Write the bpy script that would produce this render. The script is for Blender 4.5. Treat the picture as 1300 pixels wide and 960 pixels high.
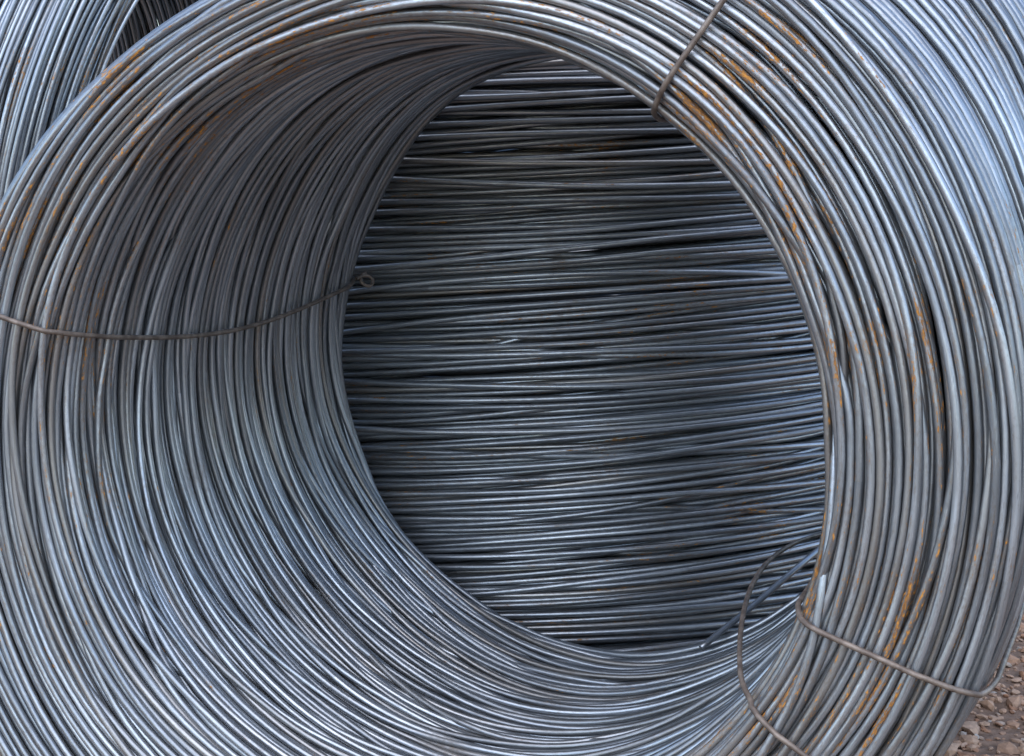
import bpy, math, random
import numpy as np

# ------------------------------------------------------------------ camera, sky, sun, exposure
for o in list(bpy.data.objects):
    bpy.data.objects.remove(o)
SC = bpy.context.scene
COL = SC.collection

cam_d = bpy.data.cameras.new('camera')
cam = bpy.data.objects.new('camera', cam_d)
COL.objects.link(cam)
cam.location = (0, 0, 0.957)
cam.rotation_euler = (math.pi / 2 - 0.143, 0, 0)
cam_d.sensor_width = 36
cam_d.lens = 36 * 2140 / 1300
cam_d.clip_start = 0.05
cam_d.clip_end = 2000
SC.camera = cam

SUN_EL, SUN_AZ = math.radians(54), math.radians(198)     # azimuth clockwise from +Y (the viewing direction)
world = bpy.data.worlds.new('World')
SC.world = world
world.use_nodes = True
wn = world.node_tree
sky = wn.nodes.new('ShaderNodeTexSky')
sky.sky_type = 'NISHITA'
sky.sun_disc = False
sky.sun_elevation = SUN_EL
sky.sun_rotation = SUN_AZ
sky.dust_density = 0.5
sky.ozone_density = 1.0
bg = wn.nodes['Background']
bg.inputs['Strength'].default_value = 0.13
wn.links.new(sky.outputs[0], bg.inputs['Color'])

sun_d = bpy.data.lights.new('sun', 'SUN')
sun_d.energy = 0.75
sun_d.angle = math.radians(75)
sun_d.color = (1.0, 0.98, 0.95)
sun = bpy.data.objects.new('sun', sun_d)
COL.objects.link(sun)
sun.rotation_euler = (math.pi / 2 - SUN_EL, 0, math.pi - SUN_AZ)

SC.view_settings.view_transform = 'Standard'
SC.view_settings.look = 'None'
SC.view_settings.gamma = 1
SC.view_settings.use_curve_mapping = False
SC.view_settings.exposure = 1.5
SC.cycles.max_bounces = 8
SC.cycles.diffuse_bounces = 4
SC.cycles.glossy_bounces = 5


# ------------------------------------------------------------------ materials
class NT:
    def __init__(self, name):
        self.m = bpy.data.materials.new(name)
        self.m.use_nodes = True
        self.t = self.m.node_tree
        self.b = self.t.nodes['Principled BSDF']

    def n(self, kind, **kw):
        x = self.t.nodes.new('ShaderNode' + kind)
        for k, v in kw.items():
            setattr(x, k, v)
        return x

    def put(self, sock, v):
        if hasattr(v, 'is_output'):
            self.t.links.new(v, sock)
        else:
            sock.default_value = v

    def math(self, op, a, b=0.0, c=0.0, clamp=False):
        x = self.n('Math', operation=op, use_clamp=clamp)
        for i, v in enumerate((a, b, c)):
            self.put(x.inputs[i], v)
        return x.outputs[0]

    def ramp(self, v, lo, hi, a=0.0, b=1.0):
        x = self.n('MapRange', interpolation_type='SMOOTHSTEP')
        self.put(x.inputs[0], v)
        for i, q in enumerate((lo, hi, a, b)):
            self.put(x.inputs[i + 1], q)
        return x.outputs[0]

    def mix(self, f, a, b):
        x = self.n('Mix', data_type='RGBA')
        self.put(x.inputs[0], f)
        self.put(x.inputs[6], a)
        self.put(x.inputs[7], b)
        return x.outputs[2]

    def noise(self, vec, scale, detail=3.0, rough=0.55, dist=0.0):
        x = self.n('TexNoise')
        self.put(x.inputs['Vector'], vec)
        x.inputs['Scale'].default_value = scale
        x.inputs['Detail'].default_value = detail
        x.inputs['Roughness'].default_value = rough
        x.inputs['Distortion'].default_value = dist
        return x.outputs['Fac']

    def vec(self, x, y, z):
        c = self.n('CombineXYZ')
        for i, v in enumerate((x, y, z)):
            self.put(c.inputs[i], v)
        return c.outputs[0]


def steel_material(name, rust_amount, end_rust, dirt_low, centre=0.62):
    """hot rolled wire rod: blue grey mill scale, flecks and streaks of rust that run along the wire"""
    N = NT(name)
    tc = N.n('TexCoord')
    at = N.n('Attribute', attribute_name='along')
    ar = N.n('Attribute', attribute_name='turn')
    sp = N.n('SeparateXYZ')
    N.put(sp.inputs[0], at.outputs['Vector'])
    U, CX, CY = sp.outputs          # metres along the wire, cosine and sine of the angle round it
    RN = ar.outputs['Fac']          # a number for each turn
    so = N.n('SeparateXYZ')
    N.put(so.inputs[0], tc.outputs['Object'])

    def wire_noise(per_m, across, shift, detail, rough=0.55, dist=0.0):
        return N.noise(N.vec(N.math('MULTIPLY', U, per_m), N.math('MULTIPLY_ADD', CX, across, N.math('MULTIPLY', RN, shift)),
                             N.math('MULTIPLY', CY, across)), 1.0, detail, rough, dist)
    streak = wire_noise(20.0, 1.3, 91.7, 5.0, 0.62, 0.3)
    fleck = wire_noise(150.0, 1.7, 53.1, 3.0, 0.6)
    long_ = wire_noise(4.0, 0.35, 37.3, 2.0)
    clus = N.noise(tc.outputs['Object'], 7.0, 2.0, 0.5)
    near = N.ramp(so.outputs[1], 0.02, 0.22, end_rust, 0.0)
    zc = N.math('SUBTRACT', so.outputs[2], centre)
    rho = N.math('SQRT', N.math('ADD', N.math('MULTIPLY', so.outputs[0], so.outputs[0]), N.math('MULTIPLY', zc, zc)))
    near = N.math('MULTIPLY', near, N.ramp(rho, 0.54, 0.66, 1.0, 0.2))
    near = N.math('MULTIPLY', near, N.ramp(N.math('MULTIPLY_ADD', so.outputs[0], 1.2, zc), -0.75, -0.2, 0.25, 1.0))
    # score: high only where cluster, turn and streak agree
    s = N.math('ADD', N.math('MULTIPLY', streak, 0.56), N.math('MULTIPLY', fleck, 0.52))
    s = N.math('ADD', s, N.math('MULTIPLY', clus, 0.42))
    s = N.math('ADD', s, N.math('MULTIPLY', long_, 0.55))
    s = N.math('ADD', s, near)
    s = N.math('ADD', s, rust_amount + 0.078)
    rust = N.ramp(s, 1.31, 1.37)
    halo = N.ramp(s, 1.13, 1.36)
    scale_col = N.mix(N.ramp(wire_noise(3.0, 0.5, 17.0, 4.0), 0.35, 0.68),
                      (0.25, 0.265, 0.285, 1), (0.49, 0.51, 0.535, 1))
    rr = N.math('FRACT', N.math('MULTIPLY', RN, 7.31))
    tone = N.math('FRACT', N.math('MULTIPLY', RN, 13.7))
    scale_col = N.mix(N.ramp(tone, 0.45, 1.0, 0.0, 0.6), scale_col, (0.16, 0.17, 0.185, 1))
    scuff = wire_noise(55.0, 3.2, 71.3, 4.0, 0.7)
    scale_col = N.mix(N.ramp(scuff, 0.56, 0.72, 0.0, 0.55), scale_col, (0.62, 0.63, 0.64, 1))
    scale_col = N.mix(N.ramp(scuff, 0.44, 0.28, 0.0, 0.6), scale_col, (0.12, 0.122, 0.13, 1))
    patch = N.ramp(wire_noise(7.0, 0.5, 29.9, 4.0, 0.6), 0.50, 0.66)
    col = N.mix(N.ramp(rr, 0.80, 1.0, 0.0, 0.65), scale_col, (0.30, 0.265, 0.23, 1))
    dirt = N.ramp(N.math('ADD', N.noise(tc.outputs['Object'], 6.0, 3.0), N.math('MULTIPLY', N.ramp(so.outputs[2], 0.28, 0.52, dirt_low, 0.0), N.math('MULTIPLY', N.ramp(so.outputs[0], 0.0, 0.3), N.ramp(so.outputs[1], 0.06, 0.16, 1.0, 0.0)))), 0.60, 0.85)
    dirt = N.math('MULTIPLY', dirt, N.ramp(fleck, 0.3, 0.6, 0.35, 0.85))
    col = N.mix(dirt, col, (0.17, 0.135, 0.105, 1))
    col = N.mix(N.math('MULTIPLY', halo, 0.5), col, (0.185, 0.125, 0.075, 1))
    rcol = N.mix(N.ramp(fleck, 0.42, 0.74), (0.16, 0.07, 0.024, 1), (0.56, 0.235, 0.038, 1))
    col = N.mix(rust, col, rcol)
    N.put(N.b.inputs['Base Color'], col)
    dull = N.math('MAXIMUM', rust, N.math('MULTIPLY', dirt, 0.8))
    N.put(N.b.inputs['Metallic'], N.math('MULTIPLY_ADD', dull, -0.82, 0.82, clamp=True))
    rgh = N.math('MULTIPLY_ADD', fleck, 0.16, 0.29)
    rgh = N.math('MULTIPLY_ADD', patch, 0.16, rgh)
    N.put(N.b.inputs['Roughness'], N.math('MULTIPLY_ADD', dull, 0.4, rgh, clamp=True))
    bp = N.n('Bump')
    bp.inputs['Strength'].default_value = 0.22
    bp.inputs['Distance'].default_value = 0.0006
    N.put(bp.inputs['Height'], N.math('ADD', fleck, N.math('MULTIPLY', rust, 0.6)))
    N.put(N.b.inputs['Normal'], bp.outputs[0])
    return N.m


M_MAIN = steel_material('rusting_wire_rod_steel', -0.015, 0.125, 0.30)
M_STAND = steel_material('standing_wire_rod_steel', 0.035, 0.0, 0.0)  # same scale colours as the other coils, only rust and dirt settings differ
M_SIDE = steel_material('pale_wire_rod_steel', 0.05, 0.08, 0.0, 0.865)

N = NT('brown_tie_wire')
tc = N.n('TexCoord')
nz = N.noise(tc.outputs['Object'], 60.0, 4.0)
N.put(N.b.inputs['Base Color'], N.mix(N.ramp(nz, 0.35, 0.7), (0.13, 0.095, 0.075, 1), (0.27, 0.21, 0.17, 1)))
N.b.inputs['Metallic'].default_value = 0.35
N.b.inputs['Roughness'].default_value = 0.5
M_TIE = N.m

N = NT('gravel_stone')
at = N.n('Attribute', attribute_name='stone')
tc = N.n('TexCoord')
c1 = N.mix(N.ramp(at.outputs['Fac'], 0.0, 0.6), (0.34, 0.17, 0.095, 1), (0.48, 0.31, 0.21, 1))
c1 = N.mix(N.ramp(at.outputs['Fac'], 0.8, 1.0), c1, (0.42, 0.37, 0.32, 1))
nz = N.noise(tc.outputs['Object'], 120.0, 4.0)
N.put(N.b.inputs['Base Color'], N.mix(N.ramp(nz, 0.3, 0.75, 0.0, 0.5), c1, (0.13, 0.085, 0.06, 1)))
N.b.inputs['Roughness'].default_value = 0.9
M_STONE = N.m

N = NT('earth')
tc = N.n('TexCoord')
nz = N.noise(tc.outputs['Object'], 30.0, 6.0)
N.put(N.b.inputs['Base Color'], N.mix(N.ramp(nz, 0.3, 0.7), (0.13, 0.078, 0.05, 1), (0.27, 0.17, 0.115, 1)))
N.b.inputs['Roughness'].default_value = 0.95
bp = N.n('Bump')
bp.inputs['Distance'].default_value = 0.01
N.put(bp.inputs['Height'], nz)
N.put(N.b.inputs['Normal'], bp.outputs[0])
M_EARTH = N.m


# ------------------------------------------------------------------ mesh helpers
def mesh_object(name, V, F, mat, parent=None, along=None, smooth=True, attr=None):
    me = bpy.data.meshes.new(name)
    V = np.asarray(V, np.float32)
    F = np.asarray(F, np.int32)
    k = F.shape[1]
    me.vertices.add(len(V))
    me.vertices.foreach_set('co', V.ravel())
    me.loops.add(F.size)
    me.loops.foreach_set('vertex_index', F.ravel())
    me.polygons.add(len(F))
    me.polygons.foreach_set('loop_start', np.arange(0, F.size, k, dtype=np.int32))
    me.update(calc_edges=True)
    me.polygons.foreach_set('use_smooth', np.full(len(F), smooth))
    if along is not None:
        a = me.attributes.new('along', 'FLOAT_VECTOR', 'POINT')
        a.data.foreach_set('vector', np.asarray(along, np.float32).ravel())
    if attr is not None:
        a = me.attributes.new(attr[0], 'FLOAT', 'POINT')
        a.data.foreach_set('value', np.asarray(attr[1], np.float32))
    me.materials.append(mat)
    me.update()
    o = bpy.data.objects.new(name, me)
    COL.objects.link(o)
    if parent is not None:
        o.parent = parent
    return o


def tube(P, r, sides, closed, vfix=None):
    """tube along points P; returns verts, quads, along-attribute"""
    P = np.asarray(P, float)
    n = len(P)
    if closed:
        T = np.roll(P, -1, 0) - np.roll(P, 1, 0)
    else:
        T = np.gradient(P, axis=0)
    T /= np.linalg.norm(T, axis=1)[:, None]
    ref = np.array([0.0, 1.0, 0.0]) if vfix is None else np.asarray(vfix, float)
    A = ref - (T @ ref)[:, None] * T
    ln = np.linalg.norm(A, axis=1)
    if ln.min() < 0.15:                      # parallel transport instead
        a = np.cross(T[0], [0.3, 0.5, 0.8]); a /= np.linalg.norm(a)
        L = []
        for i in range(n):
            a = a - (a @ T[i]) * T[i]; a /= np.linalg.norm(a); L.append(a)
        A = np.array(L)
    else:
        A /= ln[:, None]
    B = np.cross(T, A)
    ph = np.arange(sides) / sides * 2 * np.pi
    rr = np.broadcast_to(np.asarray(r, float), (n,))
    V = P[:, None] + rr[:, None, None] * (np.cos(ph)[None, :, None] * A[:, None] + np.sin(ph)[None, :, None] * B[:, None])
    i = np.arange(n if closed else n - 1)[:, None]
    j = np.arange(sides)[None, :]
    i2 = (i + 1) % n
    j2 = (j + 1) % sides
    F = np.stack([i * sides + j, i * sides + j2, i2 * sides + j2, i2 * sides + j], -1).reshape(-1, 4)
    seg = np.linalg.norm(np.diff(P, axis=0), axis=1)
    u = np.concatenate([[0], np.cumsum(seg)])
    al = np.stack([np.repeat(u, sides), np.tile(np.cos(ph), n), np.tile(np.sin(ph), n)], 1)
    V = V.reshape(-1, 3)
    if not closed:                            # rounded closing at both ends: one ring drawn in to a point-like cap
        for end, sgn in ((0, -1), (n - 1, 1)):
            base = len(V)
            V = np.vstack([V, P[end] + T[end] * sgn * rr[end] * 0.25 + 0.55 * (V[end * sides:(end + 1) * sides] - P[end]),
                           (P[end] + T[end] * sgn * rr[end] * 0.32)[None]])
            al = np.vstack([al, np.tile(al[end * sides], (sides + 1, 1))])
            q = np.arange(sides); q2 = (q + 1) % sides
            F = np.vstack([F, np.stack([end * sides + q, end * sides + q2, base + q2, base + q], 1),
                           np.stack([base + q, base + q2, np.full(sides, base + sides), np.full(sides, base + sides)], 1)])
    return V, F, al


def smooth_path(C, n):
    C = np.asarray(C, float)
    m = len(C)
    E = np.vstack([2 * C[0] - C[1], C, 2 * C[-1] - C[-2]])
    out = []
    for t in np.linspace(0, m - 1 - 1e-9, n):
        i = int(t); f = t - i
        a, b, c, d = E[i:i + 4]
        out.append(0.5 * ((2 * b) + (c - a) * f + (2 * a - 5 * b + 4 * c - d) * f * f + (3 * b - a - 3 * c + d) * f ** 3))
    return np.array(out)


# ------------------------------------------------------------------ a coil of wire rod
def rounded_contour(L, T, rc, n=720):
    """closed contour of the bundle's cross-section: (axial 0..L, radial 0..T) with outward normals, even in length"""
    pts, nor = [], []
    for (cx, cy, a0) in ((rc, rc, math.pi), (L - rc, rc, 1.5 * math.pi), (L - rc, T - rc, 0.0), (rc, T - rc, 0.5 * math.pi)):
        for k in range(40):
            a = a0 + k / 39 * math.pi / 2
            pts.append((cx + rc * math.cos(a), cy + rc * math.sin(a)))
            nor.append((math.cos(a), math.sin(a)))
    pts = np.array(pts + pts[:1]); nor = np.array(nor + nor[:1])
    d = np.concatenate([[0], np.cumsum(np.linalg.norm(np.diff(pts, axis=0), axis=1))])
    q = np.linspace(0, d[-1], n, endpoint=False)
    P = np.stack([np.interp(q, d, pts[:, k]) for k in (0, 1)], 1)
    Nn = np.stack([np.interp(q, d, nor[:, k]) for k in (0, 1)], 1)
    return P, Nn / np.linalg.norm(Nn, axis=1)[:, None], d[-1]


def coil_sections(seed, L, thick, rc, d, S, fills, jitter, wander, wild, iters=84):
    """positions (slice, wire, 2) of all turns in every angular slice; turns wander, cross and are packed without overlap"""
    rng = np.random.default_rng(seed)
    t = np.arange(S) / S * 2 * np.pi
    T0 = float(np.mean([thick(a, 0.5) for a in t]))
    P0, _, per = rounded_contour(L, T0, rc)
    m = len(P0)
    sf = P0[:, 0] / L
    PP = np.zeros((S, m, 2)); NN = np.zeros((S, m, 2))
    for k in range(S):                        # the outline of the bundle in this slice, evenly resampled
        C = P0.copy()
        C[:, 1] = P0[:, 1] / T0 * thick(t[k], sf)
        C2 = np.vstack([C, C[:1]])
        dd = np.concatenate([[0], np.cumsum(np.linalg.norm(np.diff(C2, axis=0), axis=1))])
        q = np.linspace(0, dd[-1], m, endpoint=False)
        PP[k] = np.stack([np.interp(q, dd, C2[:, j]) for j in (0, 1)], 1)
        g = np.roll(PP[k], -3, 0) - np.roll(PP[k], 3, 0)
        g /= np.linalg.norm(g, axis=1)[:, None]
        NN[k] = np.stack([g[:, 1], -g[:, 0]], 1)
    cnt = [int((per - 2 * math.pi * 1.1 * d * j) / d * f) for j, f in enumerate(fills)]
    n1, n = cnt[0], sum(cnt)
    q0 = np.concatenate([(np.arange(c) + rng.uniform(-.3, .3, c)) / c for c in cnt])
    lay = np.concatenate([np.full(c, j) for j, c in enumerate(cnt)])
    dep = (np.where(lay == 0, rng.uniform(0.0, jitter, n), lay * 1.0 + rng.uniform(0.1, 0.7, n)) + 0.5) * d
    Q = np.zeros((S, n)); D = np.zeros((S, n))
    amp = wander * d * np.where(rng.random(n) < 0.18, wild, 1.0) * rng.uniform(.4, 1.3, n)
    for k in range(1, 8):
        w = 1.0 / k
        ph = rng.uniform(0, 2 * np.pi, n); Q += w * amp * rng.normal(0, .6, n) * np.cos(k * t[:, None] + ph)
        ph = rng.uniform(0, 2 * np.pi, n); D += w * d * 0.30 * rng.normal(0, .6, n) * np.cos(k * t[:, None] + ph)
    qi = ((q0[None] + Q / per) % 1.0) * m
    i0 = qi.astype(int) % m; f = (qi - np.floor(qi))[..., None]; i1 = (i0 + 1) % m
    kk = np.arange(S)[:, None]
    base = PP[kk, i0] * (1 - f) + PP[kk, i1] * f
    nn = NN[kk, i0] * (1 - f) + NN[kk, i1] * f
    depth = np.maximum(dep[None] + D, ((lay * 0.95 + 0.5) * d)[None])
    X = base - nn * depth[..., None]
    target = X.copy()
    K = 30
    for it in range(iters):
        if it % 12 == 0:                      # neighbours: the wires nearest over all slices
            m2 = np.full((n, n), 1e9)
            for s in range(0, S, 3):
                dd = X[s][:, None] - X[s][None]
                m2 = np.minimum(m2, (dd ** 2).sum(-1))
            np.fill_diagonal(m2, 1e9)
            nb = np.argsort(m2, axis=1)[:, :K]
        dl = X[:, :, None] - X[:, nb]
        ds = np.sqrt((dl ** 2).sum(-1)) + 1e-7
        push = np.maximum(0, d * 1.0 - ds)
        X = X + 0.34 * (dl / ds[..., None] * push[..., None]).sum(2)
        if it < iters - 26:
            X += 0.04 * (target - X)
        X = X + (0.16 if it < iters - 26 else 0.07) * (np.roll(X, 1, 0) + np.roll(X, -1, 0) - 2 * X)
    return X, n1


def fourier_up(X, M):
    S = X.shape[0]
    Fq = np.fft.rfft(X, axis=0)
    out = np.zeros((M // 2 + 1,) + X.shape[1:], complex)
    out[:Fq.shape[0]] = Fq
    return np.fft.irfft(out, M, axis=0) * (M / S)


def build_coil(root, mat, seed, L, rin, thick, rc, d, centre_z, S, segs, sides, shear=None, squash=(1.0, 1.0), bulge=None, part_name='wire_turn', fill=(1.04, 0.95, 0.85),
               jitter=0.7, wander=1.6, wild=4.0, radial_wave=0.0):
    X, n1 = coil_sections(seed, L, thick, rc, d, S, fill, jitter, wander, wild)
    X = fourier_up(X, segs)
    t = np.arange(segs) / segs * 2 * np.pi
    rho = rin + X[..., 1] + radial_wave * np.cos(2 * t + 0.7)[:, None]
    ax = X[..., 0].copy()
    if bulge is not None:
        rho = rho + bulge(t[:, None], ax / L)
    x = rho * np.cos(t)[:, None] * squash[0]; z = rho * np.sin(t)[:, None] * squash[1]
    if shear is not None:
        ax = ax + shear(ax, x, z)
    P = np.stack([x, ax, z + centre_z], -1)
    iv, fv, av, tv, off = [], [], [], [], 0
    rng = np.random.default_rng(seed + 5)
    for i in range(P.shape[1]):
        sd = sides if i < n1 else min(sides, 6)
        V, F, al = tube(np.roll(P[:, i], -int(rng.integers(segs)), 0), d / 2, sd, True)
        # a seam ring of its own, so that the length along the wire does not jump back inside one face
        V = np.vstack([V, V[:sd]])
        last = F[-sd:]
        F[-sd:] = np.where(last < sd, last + segs * sd, last)
        al = np.vstack([al, al[:sd]])
        al[-sd:, 0] = al[-sd - 1, 0] + np.linalg.norm(P[1, i] - P[0, i])
        al[:, 0] += rng.random() * 3
        tn = np.full(len(V), rng.random() * 10)
        if i < n1:
            mesh_object(part_name, V, F, mat, root, al, attr=('turn', tn))
        else:
            iv.append(V); fv.append(F + off); av.append(al); tv.append(tn); off += len(V)
    o = mesh_object('inner_turns', np.vstack(iv), np.vstack(fv), mat, root, np.vstack(av), attr=('turn', np.concatenate(tv)))
    o['kind'] = 'stuff'
    return P


def thing(name, label, cat, loc, rot, group=None):
    e = bpy.data.objects.new(name, None)
    COL.objects.link(e)
    e.location = loc; e.rotation_euler = rot; e.empty_display_size = 0.2
    e['label'] = label; e['category'] = cat
    if group:
        e['group'] = group
    return e


def hull(pts):
    pts = sorted(map(tuple, pts))
    def half(ps):
        h = []
        for p in ps:
            while len(h) > 1 and (h[-1][0] - h[-2][0]) * (p[1] - h[-2][1]) - (h[-1][1] - h[-2][1]) * (p[0] - h[-2][0]) <= 0:
                h.pop()
            h.append(p)
        return h
    a = half(pts); b = half(pts[::-1])
    return np.array(a[:-1] + b[:-1])


def tie_loop(P, ang, cz, grow, n=140):
    """taut loop round the bundle at one angle: convex outline of the wires there, grown; returns (axial, radial) points"""
    segs = P.shape[0]
    k = int(round((ang % (2 * math.pi)) / (2 * math.pi) * segs)) % segs
    ks = [(k + j) % segs for j in (-1, 0, 1)]
    q = P[ks].reshape(-1, 3)
    sr = np.stack([q[:, 1], np.hypot(q[:, 0], q[:, 2] - cz)], 1)
    g = np.vstack([sr + grow * np.array([math.cos(a), math.sin(a)]) for a in np.linspace(0, 2 * math.pi, 16, endpoint=False)])
    H = hull(g)
    H = np.vstack([H, H[:1]])
    dist = np.concatenate([[0], np.cumsum(np.linalg.norm(np.diff(H, axis=0), axis=1))])
    qs = np.linspace(0, dist[-1], n, endpoint=False)
    return np.stack([np.interp(qs, dist, H[:, 0]), np.interp(qs, dist, H[:, 1])], 1)


# ------------------------------------------------------------------ ground
def ground():
    S = 400.0
    V = [(-S, -S, 0), (S, -S, 0), (S, S, 0), (-S, S, 0)]
    o = mesh_object('ground', V, [(0, 1, 2, 3)], M_EARTH, smooth=False)
    o['kind'] = 'structure'
    rng = np.random.default_rng(3)
    g = (1 + 5 ** .5) / 2
    I = np.array([(-1, g, 0), (1, g, 0), (-1, -g, 0), (1, -g, 0), (0, -1, g), (0, 1, g), (0, -1, -g), (0, 1, -g), (g, 0, -1), (g, 0, 1), (-g, 0, -1), (-g, 0, 1)]) / 1.9
    IF = np.array([(0, 11, 5), (0, 5, 1), (0, 1, 7), (0, 7, 10), (0, 10, 11), (1, 5, 9), (5, 11, 4), (11, 10, 2), (10, 7, 6), (7, 1, 8),
                   (3, 9, 4), (3, 4, 2), (3, 2, 6), (3, 6, 8), (3, 8, 9), (4, 9, 5), (2, 4, 11), (6, 2, 10), (8, 6, 7), (9, 8, 1)])
    n1, n2 = 12000, 6000
    px = np.concatenate([rng.uniform(0.55, 1.75, n1), rng.uniform(-2.6, 2.8, n2)])
    py = np.concatenate([rng.uniform(2.1, 4.6, n1), rng.uniform(0.4, 6.0, n2)])
    n = n1 + n2
    size = np.clip(rng.lognormal(math.log(0.0056), 0.5, n), 0.003, 0.021)
    V = np.tile(I, (n, 1, 1)) * (1 + rng.normal(0, .16, (n, 12, 1)))
    V = V * (size[:, None] * np.stack([rng.uniform(.8, 1.5, n), rng.uniform(.6, 1.0, n), rng.uniform(.3, .7, n)], 1))[:, None]
    a = rng.uniform(0, 2 * np.pi, n); b = rng.normal(0, .3, n)
    cb, sb = np.cos(b)[:, None], np.sin(b)[:, None]
    y, z = V[..., 1] * cb - V[..., 2] * sb, V[..., 1] * sb + V[..., 2] * cb
    ca, sa = np.cos(a)[:, None], np.sin(a)[:, None]
    x, y = V[..., 0] * ca - y * sa, V[..., 0] * sa + y * ca
    V = np.stack([x + px[:, None], y + py[:, None], z + (size * rng.uniform(0.05, 0.6, n))[:, None]], -1)
    F = IF[None] + (np.arange(n) * 12)[:, None, None]
    o = mesh_object('gravel', V.reshape(-1, 3), F.reshape(-1, 3), M_STONE, smooth=False, attr=('stone', np.repeat(rng.random(n), 12)))
    o['kind'] = 'stuff'
    o['label'] = 'brown and pale crushed stone gravel around the coils'
    o['category'] = 'gravel'


ground()

# ------------------------------------------------------------------ the large coil in front
D = 0.0090
TH = 0.348
CZ = 0.62
LEN = 0.80
main = thing('wire_rod_coil', 'large rusting steel wire rod coil lying on its side, filling the foreground', 'wire coil',
             (-0.111, 1.789, 0), (0, 0, -TH), 'coils of steel wire rod')
TD = [-20, -12, 0, 20, 37, 54, 75, 100, 119, 129, 137, 147, 155, 165, 180, 205, 217, 235, 270, 310, 340]
T_NEAR = [.186, .20, .20, .21, .22, .22, .16, .088, .088, .10, .116, .135, .148, .165, .19, .23, .32, .29, .17, .17, .186]
T_BACK = [.19, .20, .215, .255, .345, .37, .22, .10, .095, .105, .12, .14, .15, .165, .19, .23, .32, .29, .17, .17, .19]


def thick_main(t, sf):
    a = (math.degrees(t) + 20) % 360 - 20
    lo = np.interp(a, TD, T_NEAR); hi = np.interp(a, TD, T_BACK)
    w = np.clip((np.asarray(sf) - 0.05) / 0.4, 0, 1)
    return lo + (hi - lo) * w * w * (3 - 2 * w)


PM = build_coil(main, M_MAIN, 11, LEN, 0.447, thick_main, 0.045, D, CZ, 72, 132, 8, wander=2.5, wild=2.5, jitter=0.8, fill=(1.12, 1.0, 0.85, 0.4),
                bulge=lambda t, sf: 0.024 * np.exp(-((t - math.radians(118)) / math.radians(24)) ** 2) * np.clip(sf, 0, 1) ** 1.3)


def tie_wire(path_srt, closed, label, r=0.0031):
    """path given as (axial, radial, angle) in the coil"""
    Q = np.asarray(path_srt, float)
    P = np.stack([Q[:, 1] * np.cos(Q[:, 2]), Q[:, 0], CZ + Q[:, 1] * np.sin(Q[:, 2])], 1)
    V, F, al = tube(P, r, 8, closed, vfix=(0.0, 0.0, 0.0))
    o = mesh_object('tie_wire', V, F, M_TIE, main)
    o['label'] = label
    return o


def ring_tie(deg, label, drift=None, inner=None):
    L = tie_loop(PM, math.radians(deg), CZ, D / 2 + 0.0035)
    ang = np.full(len(L), math.radians(deg))
    if drift is not None:
        ang = ang + np.array([drift(s, r) for s, r in L])
    if inner is not None:
        rad = L[:, 1] + np.array([inner(s, r) for s, r in L])
        L = np.stack([L[:, 0], rad], 1)
    tie_wire(np.column_stack([L, ang]), True, label)


R = math.radians
# left: pulled along the inner wall, sagging a little
ring_tie(166, 'brown tie wire sagging across the inner wall at the left',
         drift=lambda s, r: (R(4.5) * math.sin(math.pi * min(max(s / LEN, 0), 1)) ** 1.2 if r < 0.50 else 0.0))
ring_tie(54, 'brown tie wire over the top right of the coil face')
ring_tie(-19, 'brown tie wire round the lower right of the coil face')
ring_tie(-33, 'loose brown tie wire bowed into the hole at the lower right',
         inner=lambda s, r: (-0.068 * max(0.0, math.sin(math.pi * min(max((s - 0.02) / 0.78, 0), 1))) ** 0.8 if r < 0.50 else 0.0))
# twisted hook where the left tie is closed at the far rim
hk = [(0.775, 0.440, R(165.2)), (0.787, 0.434, R(164.5)), (0.795, 0.427, R(164.4)), (0.796, 0.420, R(165.1)), (0.790, 0.419, R(166.1)), (0.783, 0.425, R(166.2)), (0.779, 0.432, R(165.6)), (0.786, 0.437, R(164.6)), (0.798, 0.436, R(164.0))]
hp = smooth_path(hk, 30)
tie_wire(hp, False, 'small twisted hook of the tie wire at the far rim', 0.0028)

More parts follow.
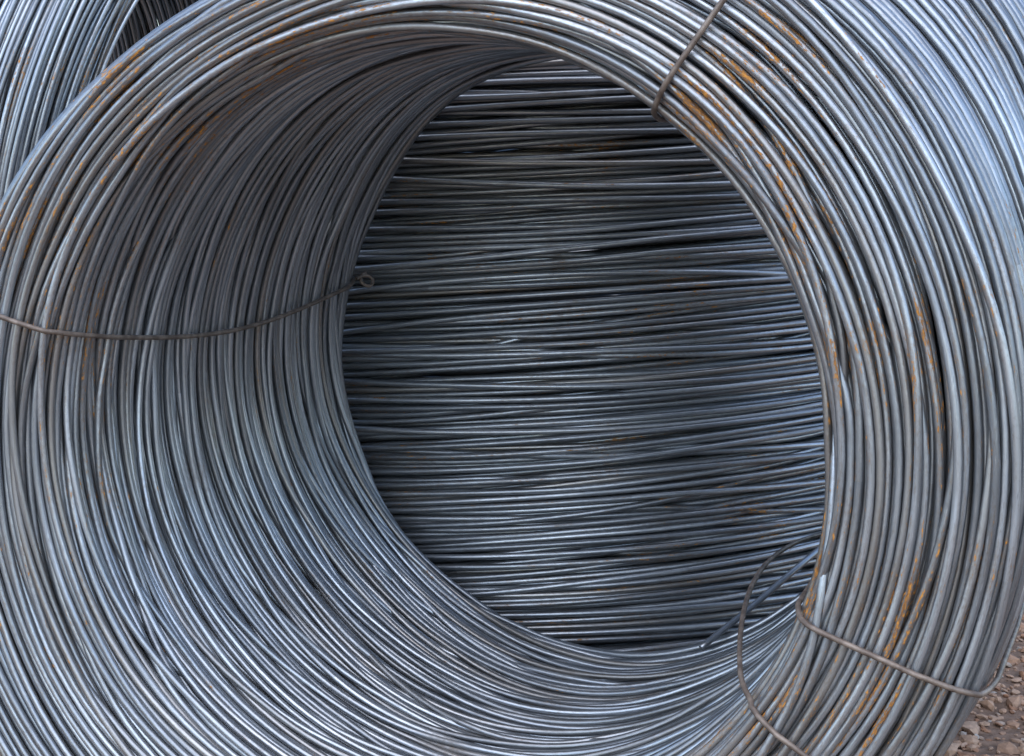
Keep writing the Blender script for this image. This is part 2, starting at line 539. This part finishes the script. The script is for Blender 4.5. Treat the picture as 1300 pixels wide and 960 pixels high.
# cut end of the rod that sticks into the hole
rod = smooth_path([(0.40, 1.02, CZ - 0.20), (0.33, 0.965, CZ - 0.268), (0.286, 0.85, CZ - 0.299), (0.225, 0.765, CZ - 0.352), (0.164, 0.68, CZ - 0.401)], 40)
V, F, al = tube(rod, 0.0048, 8, False)
o = mesh_object('loose_wire_end', V, F, M_MAIN, main, al, attr=('turn', np.full(len(V), 3.3)))
o['label'] = 'cut loose wire end poking down into the hole'

# ------------------------------------------------------------------ the coil standing on end behind it
LB = 1.085
stand = thing('wire_rod_coil', 'dark wire rod coil standing on end, its level wires seen through the hole', 'wire coil',
              (0.13, 3.19, -0.005), (math.pi / 2, 0, 0), 'coils of steel wire rod')
DB = 0.0108
PB = build_coil(stand, M_STAND, 23, LB, 0.44, lambda t, sf: 0.18 + 0 * np.asarray(sf), 0.04, DB, 0.0, 60, 110, 6,
                shear=lambda ax, x, z: np.interp(ax, [0, 0.25, 0.7, LB], [0.02, 0.09, 0.07, 0.04]) * (x + 0.1),
                fill=(0.74, 0.92, 0.8), jitter=1.8, wander=3.0, wild=2.0, squash=(1.2, 0.85))

# ------------------------------------------------------------------ the coil at the upper left
LC = 1.1
side = thing('wire_rod_coil', 'pale wire rod coil with a dark open end, behind at the upper left', 'wire coil',
             (-0.62, 4.15, 0), (0, 0, R(65)), 'coils of steel wire rod')
PC = build_coil(side, M_SIDE, 37, LC, 0.68, lambda t, sf: 0.18 + 0 * np.asarray(sf), 0.05, 0.0115, 0.865, 60, 120, 6,
                shear=lambda ax, x, z: -0.25 * z,
                fill=(0.98, 0.95), jitter=0.9, wander=2.4, wild=3.0)
t = np.arange(140) / 140 * 2 * np.pi
rho = 0.695 + 0.006 * np.cos(2 * t)
z = rho * np.sin(t)
ring = np.stack([rho * np.cos(t), -0.035 - 0.25 * z - 0.02 * np.cos(t) + 0.01 * np.sin(3 * t), 0.865 + z], 1)
V, F, al = tube(ring, 0.0052, 7, True)
o = mesh_object('loose_wire_turn', V, F, M_SIDE, side, al, attr=('turn', np.full(len(V), 6.1)))
o['label'] = 'single stray turn of wire across the dark open end'
